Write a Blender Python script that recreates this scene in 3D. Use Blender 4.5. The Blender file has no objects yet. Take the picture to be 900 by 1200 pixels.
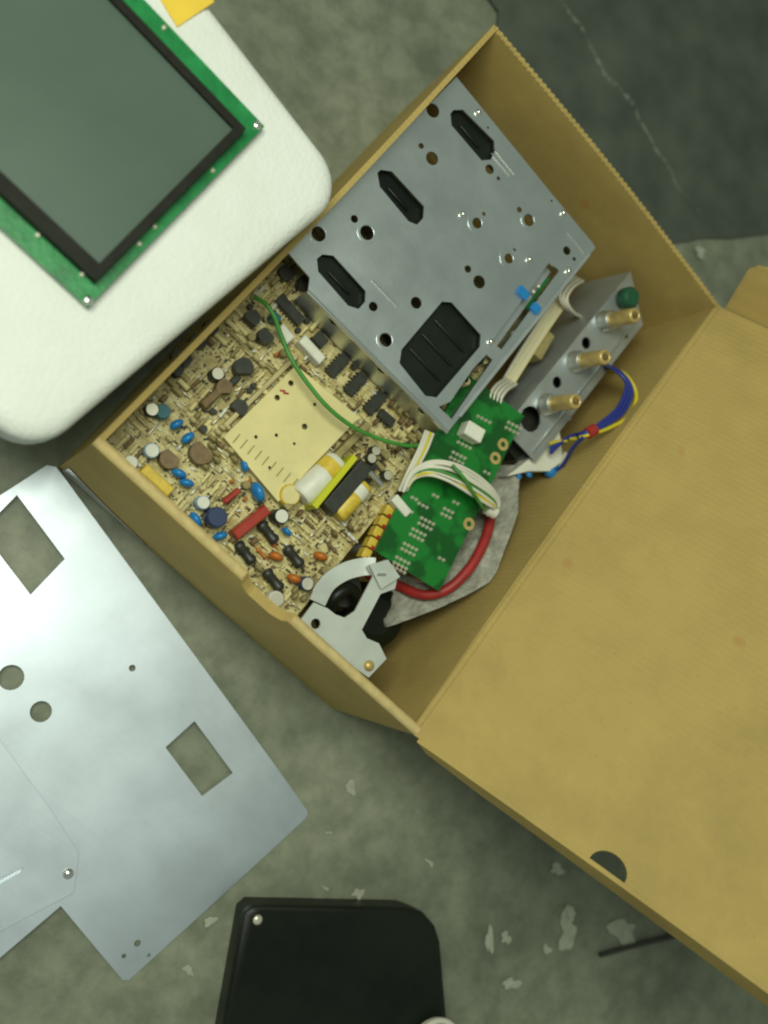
import bpy, math, random
from mathutils import Vector, Matrix
from mathutils.geometry import delaunay_2d_cdt
random.seed(7)
sc = bpy.context.scene
COL = sc.collection
R_ = math.radians
sin, cos, pi = math.sin, math.cos, math.pi

# ---------------------------------------------------------------- camera
F = 1157.19                      # focal length in units of a 900 x 1200 picture
CAM = Vector((-0.02012, -0.10512, 0.65768))
ROT = Matrix(((0.68224207, -0.67236994, -0.28716618),
              (0.58979405, 0.73824752, -0.32731267),
              (0.43207492, 0.05393757, 0.90022331)))
cd = bpy.data.cameras.new('camera')
cam = bpy.data.objects.new('camera', cd); COL.objects.link(cam)
cd.sensor_fit = 'VERTICAL'; cd.sensor_height = 36; cd.sensor_width = 27
cd.lens = 36 * F / 1200
cd.clip_start = 0.01; cd.clip_end = 50
cam.matrix_world = Matrix.Translation(CAM) @ ROT.to_4x4()
cd.dof.use_dof = True; cd.dof.focus_distance = 0.60; cd.dof.aperture_fstop = 4.0
sc.camera = cam
try: sc.cycles.filter_width = 2.2
except Exception: pass
sc.render.resolution_x = 768; sc.render.resolution_y = 1024

# ---------------------------------------------------------------- light
w = bpy.data.worlds.new('World'); sc.world = w; w.use_nodes = True
bg = w.node_tree.nodes['Background']
bg.inputs[0].default_value = (0.86, 1.0, 0.82, 1); bg.inputs[1].default_value = 0.235
def lamp(name, loc, target, sx, sy, power, col):
    l = bpy.data.lights.new(name, 'AREA'); l.shape = 'RECTANGLE'; l.size = sx; l.size_y = sy
    l.energy = power; l.color = col
    o = bpy.data.objects.new(name, l); COL.objects.link(o); o.location = loc
    d = Vector(target) - Vector(loc); o.rotation_euler = d.to_track_quat('-Z', 'Y').to_euler()
    return o
lamp('ceiling_lamp', (-0.30, -0.02, 1.08), (-0.05, 0.02, 0), 0.4, 0.6, 9.2, (0.96, 1.0, 0.83))
vs = sc.view_settings
vs.view_transform = 'Standard'; vs.look = 'None'; vs.exposure = 0; vs.gamma = 1

# ---------------------------------------------------------------- helpers
def PX(u, v, z=0.0):
    """point at height z that lies under a spot measured on the photograph"""
    d = ROT @ Vector(((u - 450) / F, -(v - 600) / F, -1))
    return CAM + d * ((z - CAM.z) / d.z)
MATS = {}
def mat(name, col, rough=0.5, metal=0.0, var=0.0, vscale=40.0, bump=0.0, bscale=200.0, col2=None, spec=0.5, aniso=0, extra=None, **kw):
    m = bpy.data.materials.new(name); m.use_nodes = True; MATS[name] = m
    nt = m.node_tree; N = nt.nodes; L = nt.links; b = N['Principled BSDF']
    b.inputs['Base Color'].default_value = (*col, 1); b.inputs['Roughness'].default_value = rough
    b.inputs['Metallic'].default_value = metal; b.inputs['Specular IOR Level'].default_value = spec
    for k, v_ in kw.items(): b.inputs[k].default_value = v_
    tc = N.new('ShaderNodeTexCoord')
    if var > 0 or col2:
        n = N.new('ShaderNodeTexNoise'); n.inputs['Scale'].default_value = vscale; n.inputs['Detail'].default_value = 6
        n.inputs['Roughness'].default_value = 0.62
        L.new(tc.outputs['Object'], n.inputs['Vector'])
        r = N.new('ShaderNodeValToRGB'); L.new(n.outputs['Fac'], r.inputs[0])
        c2 = col2 or tuple(c * (1 - var) for c in col); c1 = col if col2 else tuple(min(1, c * (1 + var)) for c in col)
        r.color_ramp.elements[0].position = 0.36; r.color_ramp.elements[1].position = 0.64
        r.color_ramp.elements[0].color = (*c2, 1); r.color_ramp.elements[1].color = (*c1, 1)
        L.new(r.outputs[0], b.inputs['Base Color'])
        mr = N.new('ShaderNodeMapRange'); mr.inputs['To Min'].default_value = max(0, rough - .08); mr.inputs['To Max'].default_value = min(1, rough + .08)
        L.new(n.outputs['Fac'], mr.inputs[0]); L.new(mr.outputs[0], b.inputs['Roughness'])
    if bump > 0:
        n2 = N.new('ShaderNodeTexNoise'); n2.inputs['Scale'].default_value = bscale; n2.inputs['Detail'].default_value = 4
        L.new(tc.outputs['Object'], n2.inputs['Vector'])
        bp = N.new('ShaderNodeBump'); bp.inputs['Strength'].default_value = bump; bp.inputs['Distance'].default_value = 0.002
        L.new(n2.outputs['Fac'], bp.inputs['Height']); L.new(bp.outputs[0], b.inputs['Normal'])
    if extra: extra(nt, b, tc)
    return m

class G:
    def __init__(s): s.v = []; s.f = []; s.sm = []
    def add(s, vs_, fs, smooth=False):
        o = len(s.v); s.v += [Vector(p) for p in vs_]
        for f in fs: s.f.append(tuple(i + o for i in f)); s.sm.append(smooth)
        return s
    def box(s, c, size, rz=0, M=None):
        x, y, z = (a / 2 for a in size)
        P = [Vector((i * x, j * y, k * z)) for k in (-1, 1) for j in (-1, 1) for i in (-1, 1)]
        m = M or Matrix.Rotation(rz, 3, 'Z')
        return s.add([m @ p + Vector(c) for p in P], [(0, 2, 3, 1), (4, 5, 7, 6), (0, 1, 5, 4), (2, 6, 7, 3), (0, 4, 6, 2), (1, 3, 7, 5)])
    def lathe(s, c, prof, axis=(0, 0, 1), n=16, smooth=True, phase=0):
        ax = Vector(axis).normalized(); q = Vector((0, 0, 1)).rotation_difference(ax).to_matrix()
        V = [q @ Vector((r * cos(2 * pi * i / n + phase), r * sin(2 * pi * i / n + phase), h)) + Vector(c) for r, h in prof for i in range(n)]
        Fs = []
        for k in range(len(prof) - 1):
            for i in range(n):
                j = (i + 1) % n; Fs.append((k * n + i, k * n + j, (k + 1) * n + j, (k + 1) * n + i))
        s.add(V, Fs, smooth)
        s.add([V[i] for i in range(n)][::-1], [tuple(range(n))])
        s.add(V[-n:], [tuple(range(n))])
        return s
    def cyl(s, a, b, r, n=12, r2=None):
        a = Vector(a); b = Vector(b)
        return s.lathe(a, [(r, 0), (r2 if r2 is not None else r, (b - a).length)], b - a, n)
    def tube(s, pts, r, n=8, sub=6):
        P = spline([Vector(p) for p in pts], sub) if sub > 1 else [Vector(p) for p in pts]
        V = []; up = Vector((0.13, 0.21, 1)).normalized()
        for i, p in enumerate(P):
            t = (P[min(i + 1, len(P) - 1)] - P[max(i - 1, 0)]).normalized()
            a = t.cross(up); a = a.normalized() if a.length > 1e-4 else t.orthogonal().normalized()
            b = t.cross(a)
            V += [p + (a * cos(2 * pi * k / n) + b * sin(2 * pi * k / n)) * r for k in range(n)]
        Fs = [(i * n + k, i * n + (k + 1) % n, (i + 1) * n + (k + 1) % n, (i + 1) * n + k) for i in range(len(P) - 1) for k in range(n)]
        s.add(V, Fs, True); m = len(P) - 1
        s.add(V[:n][::-1], [tuple(range(n))]); s.add(V[m * n:], [tuple(range(n))])
        return s
    def blob(s, c, rx, ry, rz, M=None, n=10, m=6):
        M = M or Matrix.Identity(3)
        V = []; Fs = []
        for i in range(1, m):
            t = pi * i / m
            V += [M @ Vector((rx * sin(t) * cos(2 * pi * k / n), ry * sin(t) * sin(2 * pi * k / n), rz * cos(t))) + Vector(c) for k in range(n)]
        V += [M @ Vector((0, 0, rz)) + Vector(c), M @ Vector((0, 0, -rz)) + Vector(c)]
        a = len(V) - 2; b = a + 1
        for i in range(m - 2):
            for k in range(n): Fs.append((i * n + k, (i + 1) * n + k, (i + 1) * n + (k + 1) % n, i * n + (k + 1) % n))
        for k in range(n):
            Fs.append((a, k, (k + 1) % n)); Fs.append((b, (m - 2) * n + (k + 1) % n, (m - 2) * n + k))
        return s.add(V, Fs, True)
    def plate(s, loops, th, fn, grid=None, smooth=False):
        """sheet with holes: outlines in 2-D (first the outer one), extra grid points so it can bend, fn(x, y, h) -> 3-D"""
        P = []; E = []
        if grid:                                        # let straight edges bend with the sheet
            fine = []
            for lp in loops:
                q = []
                for i in range(len(lp)):
                    a, b = Vector(lp[i][:2]), Vector(lp[(i + 1) % len(lp)][:2]); k = max(1, int((b - a).length / .012))
                    q += [tuple(a + (b - a) * (t / k)) for t in range(k)]
                fine.append(q)
            loops = fine
        for lp in loops:
            o = len(P); n = len(lp); P += [Vector(p[:2]) for p in lp]
            E += [(o + i, o + (i + 1) % n) for i in range(n)]
        if grid:
            xs = [p.x for p in P]; ys = [p.y for p in P]; nx, ny = grid
            for i in range(1, nx):
                for j in range(1, ny):
                    P.append(Vector((min(xs) + (max(xs) - min(xs)) * (i + .013) / nx, min(ys) + (max(ys) - min(ys)) * (j + .017) / ny)))
        ov, oe, of, *_ = delaunay_2d_cdt(P, E, [], 0, 1e-7)
        def keep(f):
            x = sum(ov[i].x for i in f) / len(f); y = sum(ov[i].y for i in f) / len(f); c = False
            for lp in loops:
                for i in range(len(lp)):
                    (x0, y0), (x1, y1) = lp[i][:2], lp[i - 1][:2]
                    if (y0 > y) != (y1 > y) and x < (x1 - x0) * (y - y0) / (y1 - y0) + x0: c = not c
            return c
        of = [f for f in of if keep(f)]
        n = len(ov)
        used = {}
        for f in of:
            for i in range(len(f)):
                a, b = f[i], f[(i + 1) % len(f)]; used[(a, b)] = used.get((a, b), 0) + 1
        V = [Vector(fn(p.x, p.y, 0)) for p in ov] + [Vector(fn(p.x, p.y, -th)) for p in ov]
        s.add(V, [tuple(f) for f in of] + [tuple(i + n for i in reversed(f)) for f in of], smooth)
        SV = []; SF = []
        for (a, b) in used:
            if (b, a) not in used:
                k = len(SV); SV += [V[a], V[b], V[b + n], V[a + n]]; SF.append((k + 1, k, k + 3, k + 2))
        s.add(SV, SF)
        return s
    def mesh(s, name, origin=(0, 0, 0)):
        me = bpy.data.meshes.new(name); o = Vector(origin)
        me.from_pydata([p - o for p in s.v], [], s.f); me.polygons.foreach_set('use_smooth', s.sm); me.update()
        return me
    def build(s, name, m, parent=None, bevel=0, seg=2, **tags):
        o0 = root_loc(parent)
        ob = bpy.data.objects.new(name, s.mesh(name, o0)); COL.objects.link(ob); ob.parent = parent
        if m: ob.data.materials.append(MATS[m] if isinstance(m, str) else m)
        if bevel:
            bv = ob.modifiers.new('bevel', 'BEVEL'); bv.width = bevel; bv.segments = seg; bv.limit_method = 'ANGLE'; bv.angle_limit = R_(40)
        for k, v_ in tags.items(): ob[k] = v_
        return ob
def spline(P, sub):
    out = []
    for i in range(len(P) - 1):
        p0 = P[max(i - 1, 0)]; p1 = P[i]; p2 = P[i + 1]; p3 = P[min(i + 2, len(P) - 1)]
        for k in range(sub):
            t = k / sub
            out.append(0.5 * ((2 * p1) + (p2 - p0) * t + (2 * p0 - 5 * p1 + 4 * p2 - p3) * t * t + (3 * p1 - p0 - 3 * p2 + p3) * t ** 3))
    out.append(P[-1]); return out
def root_loc(p):
    o = Vector((0, 0, 0))
    while p is not None: o += p.location; p = p.parent
    return o
def thing(name, label, cat, loc=(0, 0, 0), group=None):
    o = bpy.data.objects.new(name, None); COL.objects.link(o); o.location = loc; o.empty_display_size = 0.02
    o['label'] = label; o['category'] = cat
    if group: o['group'] = group
    return o
def put(name, me, m, parent, loc, rz=0, rot=None):
    """a copy that shares mesh data"""
    o = bpy.data.objects.new(name, me); COL.objects.link(o); o.parent = parent
    o.location = Vector(loc) - root_loc(parent); o.rotation_euler = rot or (0, 0, rz)
    if m and not me.materials: me.materials.append(MATS[m])
    return o
def circ(x, y, r, n=16): return [(x + r * cos(2 * pi * i / n), y + r * sin(2 * pi * i / n)) for i in range(n)]
def rrect(x0, y0, x1, y1, r, n=5):
    out = []
    for cx, cy, a in ((x1 - r, y1 - r, 0), (x0 + r, y1 - r, 90), (x0 + r, y0 + r, 180), (x1 - r, y0 + r, 270)):
        out += [(cx + r * cos(R_(a + 90 * i / n)), cy + r * sin(R_(a + 90 * i / n))) for i in range(n + 1)]
    return out
def pxs(pts, z): return [PX(u, v, z).to_2d()[:] for u, v in pts]

# ---------------------------------------------------------------- materials
def card_extra(nt, b, tc):
    N = nt.nodes; L = nt.links
    wv = N.new('ShaderNodeTexWave'); wv.inputs['Scale'].default_value = 75; wv.inputs['Distortion'].default_value = 0.6; wv.inputs['Detail'].default_value = 2
    wv.bands_direction = 'Y'
    L.new(tc.outputs['Object'], wv.inputs['Vector'])
    n = N.new('ShaderNodeTexNoise'); n.inputs['Scale'].default_value = 900; L.new(tc.outputs['Object'], n.inputs['Vector'])
    n3 = N.new('ShaderNodeTexNoise'); n3.inputs['Scale'].default_value = 14; L.new(tc.outputs['Object'], n3.inputs['Vector'])
    ad = N.new('ShaderNodeMath'); ad.operation = 'MULTIPLY_ADD'; ad.inputs[1].default_value = 0.25
    L.new(n.outputs['Fac'], ad.inputs[0]); L.new(wv.outputs['Fac'], ad.inputs[2])
    ad2 = N.new('ShaderNodeMath'); ad2.operation = 'MULTIPLY_ADD'; ad2.inputs[1].default_value = 6
    L.new(n3.outputs['Fac'], ad2.inputs[0]); L.new(ad.outputs[0], ad2.inputs[2])
    bp = N.new('ShaderNodeBump'); bp.inputs['Strength'].default_value = 0.32; bp.inputs['Distance'].default_value = 0.0006
    L.new(ad2.outputs[0], bp.inputs['Height']); L.new(bp.outputs[0], b.inputs['Normal'])
def card_extra2(nt, b, tc):
    card_extra(nt, b, tc)
    N = nt.nodes; L = nt.links
    src = b.inputs['Base Color'].links[0].from_socket
    def layer(src, scale, detail, p0, p1, col, amount, stretch=(1, 1, 1), blend='MIX'):
        mp = N.new('ShaderNodeMapping'); mp.inputs['Scale'].default_value = stretch; L.new(tc.outputs['Object'], mp.inputs['Vector'])
        n = N.new('ShaderNodeTexNoise'); n.inputs['Scale'].default_value = scale; n.inputs['Detail'].default_value = detail; n.inputs['Roughness'].default_value = .7
        L.new(mp.outputs[0], n.inputs['Vector'])
        mr = N.new('ShaderNodeMapRange'); mr.inputs['From Min'].default_value = p0; mr.inputs['From Max'].default_value = p1; mr.inputs['To Max'].default_value = amount
        L.new(n.outputs['Fac'], mr.inputs[0])
        mx = N.new('ShaderNodeMix'); mx.data_type = 'RGBA'; mx.blend_type = blend; L.new(mr.outputs[0], mx.inputs[0]); L.new(src, mx.inputs[6]); mx.inputs[7].default_value = (*col, 1)
        return mx.outputs[2]
    o = layer(src, 7, 8, .50, .72, (0.27, 0.20, 0.075), .5)                       # handling grime
    o = layer(o, 30, 9, .64, .70, (0.52, 0.42, 0.20), .35, (1, 6, 1))              # rubbed fibres
    o = layer(o, 420, 2, .70, .76, (0.20, 0.13, 0.04), .55)                         # flecks in the paper
    o = layer(o, 24, 1, .765, .79, (0.42, 0.16, 0.06), .35)                         # small reddish spots
    L.new(o, b.inputs['Base Color'])
mat('cardboard', (0.455, 0.335, 0.112), 0.8, var=0.05, vscale=30, spec=0.25, extra=card_extra2)
mat('cardboard_lit_rim', (0.56, 0.44, 0.20), 0.85, var=0.1, vscale=160, spec=0.2)  # paler than the cardboard: light from above painted into the rim
mat('white_plastic', (0.80, 0.82, 0.79), 0.65, col2=(0.71, 0.74, 0.69), vscale=9, bump=0.35, bscale=420, spec=0.3)
mat('yellow', (0.80, 0.55, 0.05), 0.5, var=0.06)
mat('pcb_green', (0.012, 0.21, 0.055), 0.32, var=0.25, vscale=60, bump=0.1, bscale=500)
mat('black_plastic', (0.009, 0.014, 0.008), 0.4, col2=(0.004, 0.006, 0.004), vscale=14, spec=0.3, bump=0.1, bscale=900)
mat('bezel', (0.016, 0.017, 0.012), 0.6, spec=0.15, var=0.2, vscale=120)
mat('screen', (0.085, 0.126, 0.100), 0.24, var=0.05, vscale=9)
def scratch_extra(nt, b, tc):
    N = nt.nodes; L = nt.links
    mp = N.new('ShaderNodeMapping'); mp.inputs['Scale'].default_value = (6, 160, 1); mp.inputs['Rotation'].default_value = (0, 0, .5); L.new(tc.outputs['Object'], mp.inputs['Vector'])
    n = N.new('ShaderNodeTexNoise'); n.inputs['Scale'].default_value = 3; n.inputs['Detail'].default_value = 6; L.new(mp.outputs[0], n.inputs['Vector'])
    n2 = N.new('ShaderNodeTexNoise'); n2.inputs['Scale'].default_value = 26; n2.inputs['Detail'].default_value = 8; L.new(tc.outputs['Object'], n2.inputs['Vector'])
    ad = N.new('ShaderNodeMath'); ad.operation = 'MULTIPLY_ADD'; ad.inputs[1].default_value = .22; L.new(n.outputs['Fac'], ad.inputs[0]); L.new(n2.outputs['Fac'], ad.inputs[2])
    mr = N.new('ShaderNodeMapRange'); mr.inputs['From Min'].default_value = .35; mr.inputs['From Max'].default_value = .85; mr.inputs['To Min'].default_value = .38; mr.inputs['To Max'].default_value = .48
    L.new(ad.outputs[0], mr.inputs[0]); L.new(mr.outputs[0], b.inputs['Roughness'])
mat('aluminium', (0.74, 0.82, 0.90), 0.50, 0.85, var=0.06, vscale=22, extra=scratch_extra)
mat('zinc', (0.70, 0.75, 0.76), 0.36, 1.0, var=0.04, vscale=30, bump=0.03, bscale=500)
mat('zinc_matt', (0.46, 0.50, 0.50), 0.5, 0.7, var=0.05, vscale=60)
mat('chrome', (0.85, 0.86, 0.82), 0.16, 1.0)
mat('solder', (0.75, 0.72, 0.58), 0.35, 0.6)
mat('brass', (0.60, 0.45, 0.17), 0.42, 0.45, var=0.12, vscale=200)
mat('cream', (0.68, 0.60, 0.28), 0.55, var=0.08, vscale=30)
mat('cream_dark', (0.50, 0.43, 0.21), 0.6, var=0.15)
mat('blue', (0.015, 0.20, 0.52), 0.3, var=0.12, vscale=200)
mat('pale_blue', (0.30, 0.46, 0.58), 0.35, var=0.15, vscale=200)
mat('navy', (0.03, 0.05, 0.12), 0.35)
mat('teal', (0.02, 0.14, 0.17), 0.35)
mat('red', (0.36, 0.035, 0.02), 0.4, var=0.1, vscale=150)
mat('orange', (0.50, 0.15, 0.02), 0.42)
mat('brown', (0.17, 0.11, 0.045), 0.5, var=0.25, vscale=200)
mat('olive', (0.30, 0.25, 0.10), 0.55, var=0.2, vscale=200)
mat('dark', (0.032, 0.034, 0.026), 0.45, var=0.2, vscale=200)
mat('white_part', (0.70, 0.70, 0.60), 0.45, var=0.06, vscale=120)
mat('yellow_part', (0.62, 0.45, 0.05), 0.42, var=0.15, vscale=200)
mat('lime', (0.55, 0.56, 0.02), 0.38)
mat('wire_white', (0.66, 0.64, 0.54), 0.45)
mat('wire_green', (0.05, 0.24, 0.035), 0.45, var=0.15, vscale=90)
mat('wire_blue', (0.02, 0.035, 0.24), 0.4)
mat('wire_yellow', (0.62, 0.52, 0.03), 0.4)
mat('wire_red', (0.34, 0.022, 0.018), 0.5, var=0.15, vscale=70)
mat('foam', (0.33, 0.33, 0.27), 0.6, var=0.22, vscale=120, bump=1.0, bscale=260)
mat('paint_white', (0.36, 0.38, 0.30), 0.6, var=0.12, vscale=150)
mat('reflection_strip', (0.55, 0.56, 0.54), 0.18, 0.25, var=0.1, vscale=40)
def floor_extra(nt, b, tc):
    N = nt.nodes; L = nt.links
    def noise(s, d=6):
        n = N.new('ShaderNodeTexNoise'); n.inputs['Scale'].default_value = s; n.inputs['Detail'].default_value = d; n.inputs['Roughness'].default_value = 0.65
        L.new(tc.outputs['Object'], n.inputs['Vector']); return n
    def ramp(n, p0, p1, c0, c1):
        r = N.new('ShaderNodeValToRGB'); L.new(n.outputs['Fac'], r.inputs[0]); e = r.color_ramp.elements
        e[0].position = p0; e[1].position = p1; e[0].color = (*c0, 1); e[1].color = (*c1, 1); return r
    r1 = ramp(noise(5), .34, .68, (0.150, 0.170, 0.122), (0.300, 0.320, 0.232))
    r2 = ramp(noise(46, 12), .38, .62, (0.68, 0.70, 0.68), (1, 1, 1))
    mx = N.new('ShaderNodeMix'); mx.data_type = 'RGBA'; mx.blend_type = 'MULTIPLY'; mx.inputs[0].default_value = 1
    L.new(r1.outputs[0], mx.inputs[6]); L.new(r2.outputs[0], mx.inputs[7])
    # pale scuffs
    sc_ = ramp(noise(17, 9), .60, .72, (0, 0, 0), (0.35, 0.35, 0.35))
    mx2 = N.new('ShaderNodeMix'); mx2.data_type = 'RGBA'; L.new(sc_.outputs[0], mx2.inputs[0]); L.new(mx.outputs[2], mx2.inputs[6]); mx2.inputs[7].default_value = (0.34, 0.35, 0.29, 1)
    vo = N.new('ShaderNodeTexVoronoi'); vo.inputs['Scale'].default_value = 45; L.new(tc.outputs['Object'], vo.inputs['Vector'])
    lt = N.new('ShaderNodeMath'); lt.operation = 'LESS_THAN'; lt.inputs[1].default_value = 0.07; L.new(vo.outputs['Distance'], lt.inputs[0])
    mu = N.new('ShaderNodeMath'); mu.operation = 'MULTIPLY'; L.new(lt.outputs[0], mu.inputs[0]); L.new(sc_.outputs[0], mu.inputs[1])
    mx3 = N.new('ShaderNodeMix'); mx3.data_type = 'RGBA'; L.new(mu.outputs[0], mx3.inputs[0]); L.new(mx2.outputs[2], mx3.inputs[6]); mx3.inputs[7].default_value = (0.6, 0.6, 0.5, 1)
    L.new(mx3.outputs[2], b.inputs['Base Color'])
    n = noise(120); bp = N.new('ShaderNodeBump'); bp.inputs['Strength'].default_value = .25; bp.inputs['Distance'].default_value = .0015
    L.new(n.outputs['Fac'], bp.inputs['Height']); L.new(bp.outputs[0], b.inputs['Normal'])
mat('concrete', (0.2, 0.2, 0.16), 0.5, extra=floor_extra)
def board_extra(nt, b, tc):
    N = nt.nodes; L = nt.links
    br = N.new('ShaderNodeTexBrick'); br.inputs['Scale'].default_value = 95; br.offset = 0.37; br.squash = 2.3; br.squash_frequency = 3
    br.inputs['Color1'].default_value = (0.68, 0.61, 0.30, 1); br.inputs['Color2'].default_value = (0.60, 0.53, 0.25, 1); br.inputs['Mortar'].default_value = (0.48, 0.42, 0.20, 1)
    br.inputs['Mortar Size'].default_value = 0.018; br.inputs['Bias'].default_value = -0.2
    n = N.new('ShaderNodeTexNoise'); n.inputs['Scale'].default_value = 150; n.inputs['Detail'].default_value = 5
    L.new(tc.outputs['Object'], n.inputs['Vector']); 
    mxv = N.new('ShaderNodeMix'); mxv.data_type = 'RGBA'; mxv.inputs[0].default_value = 0.003; L.new(tc.outputs['Object'], mxv.inputs[6]); L.new(n.outputs['Color'], mxv.inputs[7])
    L.new(mxv.outputs[2], br.inputs['Vector'])
    r = N.new('ShaderNodeValToRGB'); L.new(n.outputs['Fac'], r.inputs[0]); e = r.color_ramp.elements
    e[0].position = .40; e[1].position = .56; e[0].color = (0.58, 0.52, 0.36, 1); e[1].color = (1, 1, 1, 1)  # dark blotches: small shadows among the parts, painted into the board colour
    mx = N.new('ShaderNodeMix'); mx.data_type = 'RGBA'; mx.blend_type = 'MULTIPLY'; mx.inputs[0].default_value = 0.8
    L.new(br.outputs['Color'], mx.inputs[6]); L.new(r.outputs[0], mx.inputs[7])
    vo = N.new('ShaderNodeTexVoronoi'); vo.inputs['Scale'].default_value = 290; vo.inputs['Randomness'].default_value = .45; L.new(tc.outputs['Object'], vo.inputs['Vector'])
    lt = N.new('ShaderNodeMath'); lt.operation = 'LESS_THAN'; lt.inputs[1].default_value = .24; L.new(vo.outputs['Distance'], lt.inputs[0])
    m2 = N.new('ShaderNodeMix'); m2.data_type = 'RGBA'; L.new(lt.outputs[0], m2.inputs[0]); L.new(mx.outputs[2], m2.inputs[6]); m2.inputs[7].default_value = (0.20, 0.15, 0.06, 1)
    L.new(m2.outputs[2], b.inputs['Base Color'])
mat('board', (0.5, 0.42, 0.18), 0.5, extra=board_extra)
def green_extra(nt, b, tc):
    N = nt.nodes; L = nt.links
    vo = N.new('ShaderNodeTexNoise'); vo.inputs['Scale'].default_value = 55; vo.inputs['Detail'].default_value = 2
    L.new(tc.outputs['Object'], vo.inputs['Vector'])
    r = N.new('ShaderNodeValToRGB'); L.new(vo.outputs['Fac'], r.inputs[0]); e = r.color_ramp.elements
    e[0].position = .44; e[1].position = .54; e[0].color = (0.005, 0.085, 0.012, 1); e[1].color = (0.010, 0.18, 0.024, 1)
    L.new(r.outputs[0], b.inputs['Base Color'])
mat('pcb_traces', (0.01, 0.13, 0.03), 0.28, extra=green_extra)
CH0 = PX(655, -5, .006); CH1 = PX(812, 235, .006)
def rubber_extra(nt, b, tc):
    # a chalk streak drawn across the sheet
    N = nt.nodes; L = nt.links
    d = (CH1 - CH0).to_2d(); ln = d.length; d.normalize(); nrm = Vector((-d.y, d.x))
    n = N.new('ShaderNodeTexNoise'); n.inputs['Scale'].default_value = 26; n.inputs['Detail'].default_value = 7
    L.new(tc.outputs['Object'], n.inputs['Vector'])
    nf = N.new('ShaderNodeTexNoise'); nf.inputs['Scale'].default_value = 170; nf.inputs['Detail'].default_value = 5
    L.new(tc.outputs['Object'], nf.inputs['Vector'])
    def dot(v_, off):
        a = N.new('ShaderNodeVectorMath'); a.operation = 'DOT_PRODUCT'; a.inputs[1].default_value = (v_.x, v_.y, 0); L.new(tc.outputs['Object'], a.inputs[0])
        s_ = N.new('ShaderNodeMath'); s_.operation = 'SUBTRACT'; L.new(a.outputs['Value'], s_.inputs[0]); s_.inputs[1].default_value = off; return s_
    dn = dot(nrm, nrm.dot(CH0.to_2d())); dt = dot(d, d.dot(CH0.to_2d()))
    w1 = N.new('ShaderNodeMath'); w1.operation = 'MULTIPLY_ADD'; L.new(n.outputs['Fac'], w1.inputs[0]); w1.inputs[1].default_value = 0.022; L.new(dn.outputs[0], w1.inputs[2])
    w2 = N.new('ShaderNodeMath'); w2.operation = 'SUBTRACT'; L.new(w1.outputs[0], w2.inputs[0]); w2.inputs[1].default_value = 0.011
    ab = N.new('ShaderNodeMath'); ab.operation = 'ABSOLUTE'; L.new(w2.outputs[0], ab.inputs[0])
    mr = N.new('ShaderNodeMapRange'); mr.inputs['From Min'].default_value = 0.0002; mr.inputs['From Max'].default_value = 0.0027; mr.inputs['To Min'].default_value = 1; mr.inputs['To Max'].default_value = 0
    L.new(ab.outputs[0], mr.inputs[0])
    fd = N.new('ShaderNodeMapRange'); fd.inputs['From Min'].default_value = ln * .72; fd.inputs['From Max'].default_value = ln * 1.15; fd.inputs['To Min'].default_value = 1; fd.inputs['To Max'].default_value = 0
    L.new(dt.outputs[0], fd.inputs[0])
    g = N.new('ShaderNodeMapRange'); g.inputs['From Min'].default_value = .42; g.inputs['From Max'].default_value = .6; L.new(nf.outputs['Fac'], g.inputs[0])
    m1 = N.new('ShaderNodeMath'); m1.operation = 'MULTIPLY'; L.new(mr.outputs[0], m1.inputs[0]); L.new(fd.outputs[0], m1.inputs[1])
    m2 = N.new('ShaderNodeMath'); m2.operation = 'MULTIPLY'; L.new(m1.outputs[0], m2.inputs[0]); L.new(g.outputs[0], m2.inputs[1])
    m3 = N.new('ShaderNodeMath'); m3.operation = 'MULTIPLY'; L.new(m2.outputs[0], m3.inputs[0]); m3.inputs[1].default_value = .42
    r = N.new('ShaderNodeValToRGB'); L.new(n.outputs['Fac'], r.inputs[0]); e = r.color_ramp.elements
    e[0].position = .35; e[1].position = .7; e[0].color = (0.052, 0.066, 0.052, 1); e[1].color = (0.088, 0.105, 0.080, 1)
    mx = N.new('ShaderNodeMix'); mx.data_type = 'RGBA'; L.new(m3.outputs[0], mx.inputs[0]); L.new(r.outputs[0], mx.inputs[6]); mx.inputs[7].default_value = (0.42, 0.44, 0.36, 1)
    L.new(mx.outputs[2], b.inputs['Base Color'])
mat('rubber', (0.05, 0.06, 0.05), 0.6, extra=rubber_extra, bump=0)

# ---------------------------------------------------------------- floor
g = G(); g.add([(-2, -2, 0), (2.5, -2, 0), (2.5, 2.5, 0), (-2, 2.5, 0)], [(0, 1, 2, 3)])
floor = g.build('floor', 'concrete', kind='structure')
def splash(u, v, r, seed, squash=1.0, rot=0):
    rnd = random.Random(seed); c = PX(u, v, 0); n = 18; ph = [rnd.uniform(0, 6.28) for _ in range(4)]
    pts = []
    for i in range(n):
        a = 2 * pi * i / n
        q = 1.2 * r * (1 + .28 * sin(2 * a + ph[0]) + .2 * sin(3 * a + ph[1]) + .16 * sin(5 * a + ph[2]) + rnd.uniform(-.12, .12))
        x = q * cos(a); y = q * sin(a) * squash
        pts.append((c.x + x * cos(rot) - y * sin(rot), c.y + x * sin(rot) + y * cos(rot)))
    G().plate([pts], .0004, lambda x, y, h: (x, y, .0007 + h + seed * .00012)).build('paint_splash', 'paint_white', floor)
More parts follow.
